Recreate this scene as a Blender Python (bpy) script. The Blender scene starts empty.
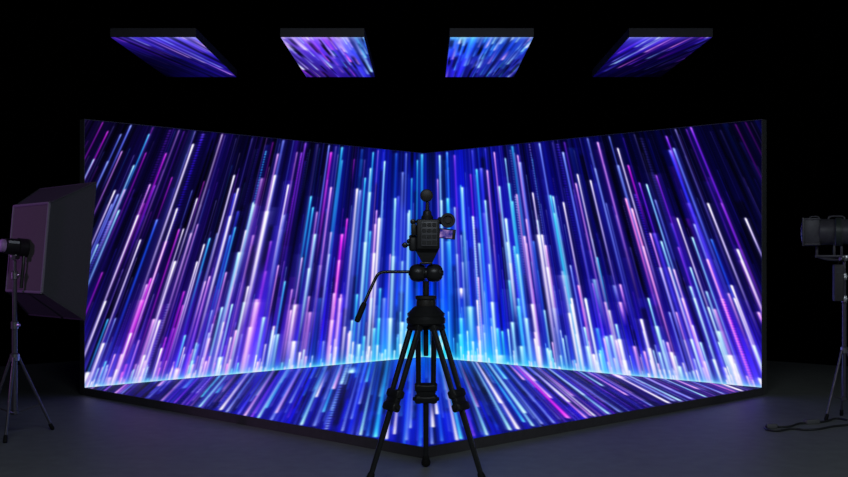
import bpy, bmesh, math, random
import numpy as np
from mathutils import Vector, Matrix

C = bpy.context.scene.collection
rng = np.random.default_rng(11)
random.seed(5)
PI = math.pi

# ------------------------------------------------------------------ measures of the place (metres)
F = 1067.0            # focal length in pixels of an 848 px wide frame
EYE = 1.27            # height of the lens
CX, HY = 424.0, 260.0 # vanishing point of the studio's depth axis
STAGE_Z = 0.07        # top of the LED floor
WALL_TOP = 2.594
CORNER_Y = 13.2
WING = 3.189          # half width of the V of walls
TIP_Y = CORNER_Y - 2 * WING
THICK = 0.085

def px(x, y, d):      # point at depth d that belongs to photo position x, y
    return Vector(((x - CX) / F * d, d, EYE + (HY - y) / F * d))
def pf(x, y):         # point on the studio floor
    d = EYE * F / (y - HY)
    return Vector(((x - CX) / F * d, d, 0.0))

# ------------------------------------------------------------------ materials
def srgb(r, g, b):
    f = lambda c: (c / 12.92 if c <= 0.04045 else ((c + 0.055) / 1.055) ** 2.4)
    return (f(r / 255), f(g / 255), f(b / 255), 1)

def mat(name, col, rough=0.5, metal=0.0, spec=0.5, noise=0.0, scale=60, bump=0.0, coat=0.0):
    m = bpy.data.materials.new(name); m.use_nodes = True
    nt = m.node_tree; b = nt.nodes['Principled BSDF']
    b.inputs['Base Color'].default_value = (*col, 1) if len(col) == 3 else col
    b.inputs['Roughness'].default_value = rough
    b.inputs['Metallic'].default_value = metal
    b.inputs['Specular IOR Level'].default_value = spec
    b.inputs['Coat Weight'].default_value = coat
    if noise or bump:
        tc = nt.nodes.new('ShaderNodeTexCoord')
        n = nt.nodes.new('ShaderNodeTexNoise'); n.inputs['Scale'].default_value = scale
        n.inputs['Detail'].default_value = 6
        nt.links.new(tc.outputs['Object'], n.inputs['Vector'])
        if noise:
            r = nt.nodes.new('ShaderNodeValToRGB')
            c = Vector(col[:3])
            r.color_ramp.elements[0].color = (*(c * (1 - noise)), 1)
            r.color_ramp.elements[1].color = (*(c * (1 + noise)), 1)
            r.color_ramp.elements[0].position = .3; r.color_ramp.elements[1].position = .7
            nt.links.new(n.outputs['Fac'], r.inputs['Fac'])
            nt.links.new(r.outputs['Color'], b.inputs['Base Color'])
        if bump:
            bp = nt.nodes.new('ShaderNodeBump'); bp.inputs['Strength'].default_value = bump
            bp.inputs['Distance'].default_value = 0.004
            nt.links.new(n.outputs['Fac'], bp.inputs['Height'])
            nt.links.new(bp.outputs['Normal'], b.inputs['Normal'])
    return m

def led_mat(name):
    m = bpy.data.materials.new(name); m.use_nodes = True
    nt = m.node_tree; b = nt.nodes['Principled BSDF']
    a = nt.nodes.new('ShaderNodeAttribute'); a.attribute_name = 'led_pixels'
    b.inputs['Base Color'].default_value = (0.002, 0.002, 0.002, 1)
    b.inputs['Roughness'].default_value = 0.6
    b.inputs['Specular IOR Level'].default_value = 0.05
    nt.links.new(a.outputs['Color'], b.inputs['Emission Color'])
    b.inputs['Emission Strength'].default_value = 1.0
    return m

M = {}
M['floor'] = mat('studio_floor_vinyl', (0.255, 0.268, 0.258), 0.5, spec=0.4, noise=.10, scale=9, bump=.25)
M['black_wall'] = mat('black_studio_wall', (0.0012, 0.0012, 0.0013), 0.95, spec=0.0, noise=.2, scale=3)
M['housing'] = mat('overhead_housing_dark', (0.038, 0.036, 0.042), 0.5, spec=.3, noise=.1, scale=20)
M['cabinet'] = mat('led_cabinet_dark', (0.09, 0.09, 0.093), 0.45, spec=.4, noise=.1, scale=20)
M['rim'] = mat('platform_rim_black', (0.085, 0.078, 0.088), 0.6, spec=.3, noise=.1, scale=20)
M['black'] = mat('anodised_black', (0.020, 0.020, 0.021), 0.38, spec=.5, noise=.15, scale=40)
M['tube'] = mat('black_tube', (0.036, 0.036, 0.039), 0.27, metal=0.3, spec=.5, noise=.1, scale=40)
M['rubber'] = mat('rubber', (0.01, 0.01, 0.01), 0.75, spec=.3, noise=.1, scale=80)
M['cam'] = mat('camera_shell', (0.022, 0.022, 0.024), 0.5, spec=.5, noise=.15, scale=60)
M['panel'] = mat('camera_back_panel', (0.10, 0.10, 0.112), 0.45, spec=.5, noise=.1, scale=60)
M['brown'] = mat('warm_black_plastic', (0.03, 0.026, 0.022), 0.5, noise=.1, scale=60)
M['steel'] = mat('stand_steel', (0.17, 0.16, 0.19), 0.35, metal=.6, noise=.1, scale=40)
M['silver'] = mat('silver_clamp', (0.5, 0.5, 0.53), 0.3, metal=.9, noise=.1, scale=40)
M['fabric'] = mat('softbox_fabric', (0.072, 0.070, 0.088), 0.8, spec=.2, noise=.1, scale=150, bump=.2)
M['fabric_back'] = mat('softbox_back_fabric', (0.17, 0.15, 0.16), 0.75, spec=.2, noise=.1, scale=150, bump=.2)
M['piping'] = mat('softbox_piping', (0.26, 0.22, 0.30), 0.7, noise=.1, scale=80)
M['diffuser'] = mat('softbox_diffuser', (0.6, 0.6, 0.62), 0.9, noise=.05, scale=100)
M['strobe'] = mat('strobe_black', (0.012, 0.012, 0.014), 0.4, noise=.15, scale=40)
M['label'] = mat('strobe_grey_plate', (0.45, 0.48, 0.5), 0.4, noise=.1, scale=40)
M['cap'] = mat('strobe_cap_lit_violet', (0.55, 0.32, 0.7), 0.4, noise=.1, scale=40)  # violet rim light on the strobe's rear is put into this colour
M['grey'] = mat('lamp_grey', (0.075, 0.072, 0.085), 0.45, noise=.15, scale=30)
M['greenish'] = mat('lamp_green_band', (0.045, 0.06, 0.05), 0.45, noise=.15, scale=30)
M['glass'] = mat('lamp_lens', (0.03, 0.035, 0.045), 0.1, spec=.8, noise=.1, scale=4)
M['battery'] = mat('battery_shell', (0.06, 0.055, 0.06), 0.5, noise=.15, scale=30)
M['cable'] = mat('black_cable', (0.03, 0.031, 0.034), 0.5, noise=.1, scale=50)
M['plug'] = mat('plug_grey', (0.16, 0.16, 0.17), 0.5, noise=.1, scale=50)
M['led'] = led_mat('led_pixels_emission')
m = mat('monitor_reflection_glow', (0.02, 0.02, 0.02), 0.2, noise=0)  # emission paints the lavender reflection on the monitor glass
nt = m.node_tree; b = nt.nodes['Principled BSDF']
tc = nt.nodes.new('ShaderNodeTexCoord'); n = nt.nodes.new('ShaderNodeTexNoise'); n.inputs['Scale'].default_value = 28
r = nt.nodes.new('ShaderNodeValToRGB')
r.color_ramp.elements[0].color = srgb(40, 40, 150); r.color_ramp.elements[0].position = .38
r.color_ramp.elements[1].color = srgb(190, 150, 220); r.color_ramp.elements[1].position = .66
nt.links.new(tc.outputs['Object'], n.inputs['Vector']); nt.links.new(n.outputs['Fac'], r.inputs['Fac'])
nt.links.new(r.outputs['Color'], b.inputs['Emission Color']); b.inputs['Emission Strength'].default_value = .7
M['monitor'] = m

# ------------------------------------------------------------------ object helpers
def world_off(o):
    v = Vector((0, 0, 0))
    while o is not None:
        v += o.location; o = o.parent
    return v

def tag(o, label, cat, group=None):
    o['label'] = label; o['category'] = cat
    if group: o['group'] = group
    return o

def thing(name, label, cat, loc, group=None):
    o = bpy.data.objects.new(name, None); C.objects.link(o)
    o.location = loc; o.empty_display_size = .1
    return tag(o, label, cat, group)

def link_mesh(name, me, material, parent=None, label=None, loc=None):
    o = bpy.data.objects.new(name, me); C.objects.link(o)
    if parent is not None: o.parent = parent
    me.materials.append(material)
    if label: o['label'] = label
    return o

def obj(name, bm, material, parent=None, label=None, smooth=True, loc=None):
    off = world_off(parent) if parent is not None else Vector(loc or (0, 0, 0))
    bmesh.ops.recalc_face_normals(bm, faces=bm.faces)
    bmesh.ops.translate(bm, verts=bm.verts, vec=-off)
    me = bpy.data.meshes.new(name); 
    if smooth:
        for f in bm.faces: f.smooth = True
        for e in bm.edges:
            if len(e.link_faces) == 2 and e.calc_face_angle(0) > 0.6: e.smooth = False
    bm.to_mesh(me); bm.free()
    o = link_mesh(name, me, material, parent, label)
    if parent is None: o.location = off
    return o

def frame_of(d, up=None):
    d = Vector(d).normalized()
    up = Vector(up) if up is not None else (Vector((0, 0, 1)) if abs(d.z) < .95 else Vector((1, 0, 0)))
    x = up.cross(d).normalized(); y = d.cross(x)
    return x, y, d

def box(bm, c, size, rot=None, bevel=0.0, seg=2):
    t = bmesh.new(); bmesh.ops.create_cube(t, size=1)
    bmesh.ops.scale(t, verts=t.verts, vec=size)
    if bevel:
        bmesh.ops.bevel(t, geom=list(t.edges), offset=bevel, segments=seg, profile=.5, affect='EDGES')
    if rot is not None: bmesh.ops.transform(t, verts=t.verts, matrix=rot.to_4x4())
    bmesh.ops.translate(t, verts=t.verts, vec=c)
    merge(bm, t)

def merge(bm, t):
    me = bpy.data.meshes.new('tmp'); t.to_mesh(me); t.free(); bm.from_mesh(me); bpy.data.meshes.remove(me)

def lathe(bm, o, axis, prof, seg=28, up=None):
    """prof: (distance along axis, radius) pairs"""
    o = Vector(o); x, y, d = frame_of(axis, up)
    rings = []
    for t, r in prof:
        if r < 1e-6:
            rings.append([bm.verts.new(o + d * t)])
        else:
            rings.append([bm.verts.new(o + d * t + (x * math.cos(2*PI*k/seg) + y * math.sin(2*PI*k/seg)) * r) for k in range(seg)])
    for a, b in zip(rings, rings[1:]):
        for k in range(seg):
            q = [a[k % len(a)], a[(k+1) % len(a)], b[(k+1) % len(b)], b[k % len(b)]]
            u = []
            for v in q:
                if v not in u: u.append(v)
            if len(u) > 2: bm.faces.new(u)
    if len(rings[0]) > 1: bm.faces.new(rings[0])
    if len(rings[-1]) > 1: bm.faces.new(rings[-1])

def cyl(bm, a, b, r0, r1=None, seg=20):
    a, b = Vector(a), Vector(b)
    L = (b - a).length; r1 = r0 if r1 is None else r1
    e = min(.004, L * .2, r0 * .3)
    lathe(bm, a, b - a, [(0, r0 - e), (e, r0), (L - e, r1), (L, max(r1 - e, .0005))], seg)

def tube(bm, pts, r, seg=10):
    pts = [Vector(p) for p in pts]; rings = []
    prev = None
    for i, p in enumerate(pts):
        d = (pts[min(i+1, len(pts)-1)] - pts[max(i-1, 0)]).normalized()
        x, y, d = frame_of(d, prev)
        prev = y
        rr = r[i] if isinstance(r, (list, tuple)) else r
        rings.append([bm.verts.new(p + (x*math.cos(2*PI*k/seg) + y*math.sin(2*PI*k/seg))*rr) for k in range(seg)])
    for a, b in zip(rings, rings[1:]):
        for k in range(seg):
            bm.faces.new([a[k], a[(k+1) % seg], b[(k+1) % seg], b[k]])
    bm.faces.new(rings[0]); bm.faces.new(rings[-1])

def smooth_path(pts, n=8):
    pts = [Vector(p) for p in pts]; out = []
    P = [pts[0]] + pts + [pts[-1]]
    for i in range(1, len(P) - 2):
        for k in range(n):
            t = k / n
            a, b, c, d = P[i-1], P[i], P[i+1], P[i+2]
            out.append(.5*((2*b) + (c-a)*t + (2*a-5*b+4*c-d)*t*t + (3*b-a-3*c+d)*t**3))
    out.append(pts[-1]); return out

def prism(bm, poly, z0, z1):
    lo = [bm.verts.new((p[0], p[1], z0)) for p in poly]; hi = [bm.verts.new((p[0], p[1], z1)) for p in poly]
    n = len(poly)
    bm.faces.new(lo); bm.faces.new(hi)
    for k in range(n): bm.faces.new([lo[k], lo[(k+1) % n], hi[(k+1) % n], hi[k]])

def hexa(bm, v):
    v = [bm.verts.new(p) for p in v]
    for f in ((0,1,2,3), (4,5,6,7), (0,1,5,4), (1,2,6,5), (2,3,7,6), (3,0,4,7)): bm.faces.new([v[i] for i in f])

# ------------------------------------------------------------------ the room
def struct(name, bm, m):
    o = obj(name, bm, m, smooth=False); o['kind'] = 'structure'; return o
RX, RY0, RY1, RH = 9.5, -3.0, 17.8, 4.3
plan = [(-RX, RY0), (RX, RY0), (RX, RY1 - RX), (0, RY1), (-RX, RY1 - RX)]
bm = bmesh.new(); prism(bm, plan, -.12, 0); struct('floor', bm, M['floor'])
bm = bmesh.new(); prism(bm, plan, RH, RH + .12); struct('ceiling', bm, M['black_wall'])
def wall(name, a, b):
    a, b = Vector((*a, 0)), Vector((*b, 0)); d = (b - a).normalized(); nrm = Vector((d.y, -d.x, 0)) * .12
    bm = bmesh.new(); prism(bm, [a, b, b + nrm, a + nrm], 0, RH); struct(name, bm, M['black_wall'])
for nme, i in (('wall_rear', 0), ('wall_right', 1), ('wall_back_right', 2), ('wall_back_left', 3), ('wall_left', 4)):
    wall(nme, plan[i], plan[(i + 1) % 5])

# ------------------------------------------------------------------ what the LED screens show: rain of light streaks
COL = {'W': (248, 238, 255), 'P': (222, 150, 235), 'M': (222, 30, 214), 'V': (142, 45, 228), 'B': (55, 60, 245),
       'L': (120, 150, 250), 'C': (40, 190, 240), 'T': (150, 225, 255), 'G': (110, 105, 165), 'I': (60, 25, 210),
       'A': (25, 110, 240), 'K': (250, 120, 190)}
COL = {k: np.array(v) / 255.0 for k, v in COL.items()}

def grade(im):
    im = np.clip(im, 0, 1)
    im[..., 0] = im[..., 0] ** 1.22; im[..., 1] = im[..., 1] ** 1.25; im[..., 2] = im[..., 2] ** 1.04
    return im

class Raster:
    """Picture in streak coordinates: s across the streaks (they all point at one vanishing point), y along them."""
    def __init__(self, vpy, yref, y0, y1, s0, s1, qs=2.5, qy=1.6, down=1):
        self.vpy, self.yref, self.y0, self.s0, self.qs, self.qy, self.down = vpy, yref, y0, s0, qs, qy, down
        self.ns, self.ny = int((s1 - s0) * qs), int((y1 - y0) * qy)
        self.s = s0 + np.arange(self.ns) / qs
        self.y = y0 + np.arange(self.ny) / qy
        self.img = np.zeros((self.ny, self.ns, 3))
        Y, S = np.meshgrid(self.y, self.s, indexing='ij')
        self.X = CX + S * (Y - vpy) / (yref - vpy); self.Y = Y
    def to_s(self, x, y): return (x - CX) * (self.yref - self.vpy) / (y - self.vpy)
    def screen(self, sl, a): self.img[sl] = 1 - (1 - self.img[sl]) * (1 - np.clip(a, 0, 1))
    def along(self, yh, L):
        d = (self.y - yh) * self.down
        ramp = np.clip((d + .9) / 1.8, 0, 1)
        fade = np.clip((L - d) / (.65 * L), 0, 1) ** .8
        return d, ramp, fade
    def streak(self, x, y, L, c, w, b, dots=False, hold=.62, tk=.75):
        s = self.to_s(x, y)
        k = (self.yref - self.vpy) / (y - self.vpy)
        w = max(w * k, .8)
        i0 = int((s - 4 * w - self.s0) * self.qs); i1 = int((s + 4 * w - self.s0) * self.qs) + 2
        i0, i1 = max(i0, 0), min(i1, self.ns)
        if i1 - i0 < 2: return
        d, ramp, fade = self.along(y, L)
        j = np.where((ramp > 0) & (fade > 0))[0]
        if len(j) < 2: return
        j0, j1 = j[0], j[-1] + 1
        d, ramp, fade = d[j0:j1], ramp[j0:j1], fade[j0:j1]
        u = self.s[i0:i1] - s
        core = np.exp(-(u / (.46 * w)) ** 2); halo = .20 * np.exp(-(u / (1.5 * w)) ** 2)
        dd = np.maximum(d, 0)
        amp = b * ramp * fade * (hold + .45 * np.exp(-dd / 9.0))
        if dots: amp = amp * (.35 + .65 * (np.sin(2 * PI * dd / 2.6) > -.1))
        hot = (.45 * np.exp(-dd / 5.0) * min(b, 1))[:, None, None]
        cc = COL[c] if isinstance(c, str) else c
        tail = (tk * np.clip(dd / (.8 * L), 0, 1))[:, None, None]
        colc = cc[None, None, :] * (1 - tail) + tail * (cc * np.array((.62, .55, 1.0)) + np.array((.03, .02, .06)))
        colc = colc * (1 - hot) + hot * np.array((.95, .95, 1.0))
        sat = cc * np.array((.7, .7, 1.0))
        a = amp[:, None, None] * (core[None, :, None] * colc + halo[None, :, None] * sat)
        self.screen((slice(j0, j1), slice(i0, i1)), a)
    def dark(self, x, y, L, w, k):
        s = self.to_s(x, y)
        i0 = max(int((s - 2 * w - self.s0) * self.qs), 0); i1 = min(int((s + 2 * w - self.s0) * self.qs) + 2, self.ns)
        d = (self.y - y) * self.down
        a = np.clip((d + 2) / 4, 0, 1) * np.clip((L - d) / (.3 * L), 0, 1)
        u = self.s[i0:i1] - s
        self.img[:, i0:i1] *= (1 - k * a[:, None, None] * np.exp(-(u / w) ** 4)[None, :, None])
    def sample(self, x, y):
        fs = np.clip((self.to_s(x, y) - self.s0) * self.qs, 0, self.ns - 1.001)
        fy = np.clip((y - self.y0) * self.qy, 0, self.ny - 1.001)
        i, j = fs.astype(int), fy.astype(int); a, b = (fs - i)[:, None], (fy - j)[:, None]
        I = self.img
        return (I[j, i]*(1-a)+I[j, i+1]*a)*(1-b) + (I[j+1, i]*(1-a)+I[j+1, i+1]*a)*b

def base_field(X, Y, xs, ys, rows):
    T = np.array(rows, float) / 255.0
    fx = np.clip(np.interp(X, xs, np.arange(len(xs))), 0, len(xs) - 1.001)
    fy = np.clip(np.interp(Y, ys, np.arange(len(ys))), 0, len(ys) - 1.001)
    i, j = fx.astype(int), fy.astype(int); a, b = (fx - i)[..., None], (fy - j)[..., None]
    return (T[j, i]*(1-a)+T[j, i+1]*a)*(1-b) + (T[j+1, i]*(1-a)+T[j+1, i+1]*a)*b

def col_noise(n, q, periods, amps):
    out = np.ones(n)
    for p, a in zip(periods, amps):
        m_ = int(n / q / p) + 3
        out += a * np.interp(np.arange(n) / q / p, np.arange(m_), rng.uniform(-1, 1, m_))
    return np.clip(out, .15, 2.2)

def foot_y(x): return 357 + .0912 * abs(x - CX)      # lower edge of the walls
def head_y(x): return 153 - .1 * abs(x - CX)         # upper edge

WALLR = Raster(-520, 260, 108, 402, -450, 450)
xs = [84, 170, 254, 340, 424, 510, 594, 680, 764]
ys = [125, 175, 225, 275, 325, 372]
rows = [
 [(24,8,58),(15,6,62),(18,8,78),(18,8,92),(12,30,125),(14,12,130),(9,9,88),(7,6,62),(7,5,44)],
 [(24,10,66),(16,7,72),(20,9,92),(13,14,118),(12,34,165),(16,12,160),(10,9,108),(9,7,80),(8,6,52)],
 [(18,10,64),(22,8,84),(34,18,118),(18,16,148),(12,36,200),(20,12,190),(12,8,128),(16,10,126),(9,8,70)],
 [(20,12,76),(34,10,108),(56,32,165),(30,16,172),(8,62,226),(26,16,222),(14,8,140),(34,18,180),(20,12,120)],
 [(28,16,108),(54,18,150),(58,26,180),(36,18,214),(0,110,246),(18,26,242),(22,16,172),(44,22,192),(38,16,180)],
 [(66,56,196),(74,42,204),(62,52,222),(20,80,242),(0,185,254),(8,110,252),(40,62,234),(70,64,234),(60,40,212)]]
B = base_field(WALLR.X, WALLR.Y, xs, ys, rows)
B *= (.62 + .38 * np.clip((WALLR.Y - 270) / 90, 0, 1) * np.ones_like(WALLR.X) + .22 * np.exp(-(np.abs(WALLR.X - CX) / 90) ** 2))[..., None]
cn = col_noise(WALLR.ns, WALLR.qs, (26, 9, 3.2, 1.4), (.22, .3, .3, .28))
cn2 = col_noise(WALLR.ns, WALLR.qs, (26, 9, 3.2, 1.4), (.22, .3, .3, .28))
tt = np.clip((WALLR.y - 160) / 170, 0, 1)[:, None]
WALLR.img = np.clip(B * (cn[None, :] * (1 - tt) + cn2[None, :] * tt)[..., None], 0, 1)

def pick(x, hi=False):
    t = (x - CX) / 340
    if t < -.45: p = 'PMVWLBVPMC'
    elif t < -.15: p = 'PVBLCTAMIB'
    elif t < .2: p = 'CATBLICTBA'
    elif t < .55: p = 'LBCTVIBATP'
    else: p = 'LBVPTIVBGB'
    if hi: p = p.replace('I', 'T').replace('B', 'L').replace('G', 'W').replace('V', 'P') + 'WTW'
    return random.choice(p)

# wide soft ribbons
for _ in range(110):
    x = random.uniform(86, 762); t = abs(x - CX) / 340
    y = random.uniform(head_y(x) - 30, 350)
    if t > .7 and random.random() < .45: continue
    WALLR.streak(x, y, random.uniform(60, 200), random.choice('BIVABLIM' if abs(x-CX) > 90 else 'BAICBL'), random.uniform(3, 8), random.uniform(.1, .26))
for _ in range(170):
    x = random.uniform(86, 762)
    WALLR.dark(x, random.uniform(110, 330), random.uniform(30, 130), random.uniform(1, 3.6), random.uniform(.25, .6))
# fine faint lines
for _ in range(640):
    x = random.uniform(86, 762); t = abs(x - CX) / 340
    y = random.uniform(head_y(x) - 60, foot_y(x) - 15)
    b_ = random.uniform(.08, .36) * (1 - .45 * max(0, t - .35)) * (1 if x < CX or t < .6 else .8)
    WALLR.streak(x, y, random.uniform(40, 150), pick(x) if random.random() < .75 else 'G', random.uniform(.8, 1.4), b_ * 1.1, random.random() < .06)

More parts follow.
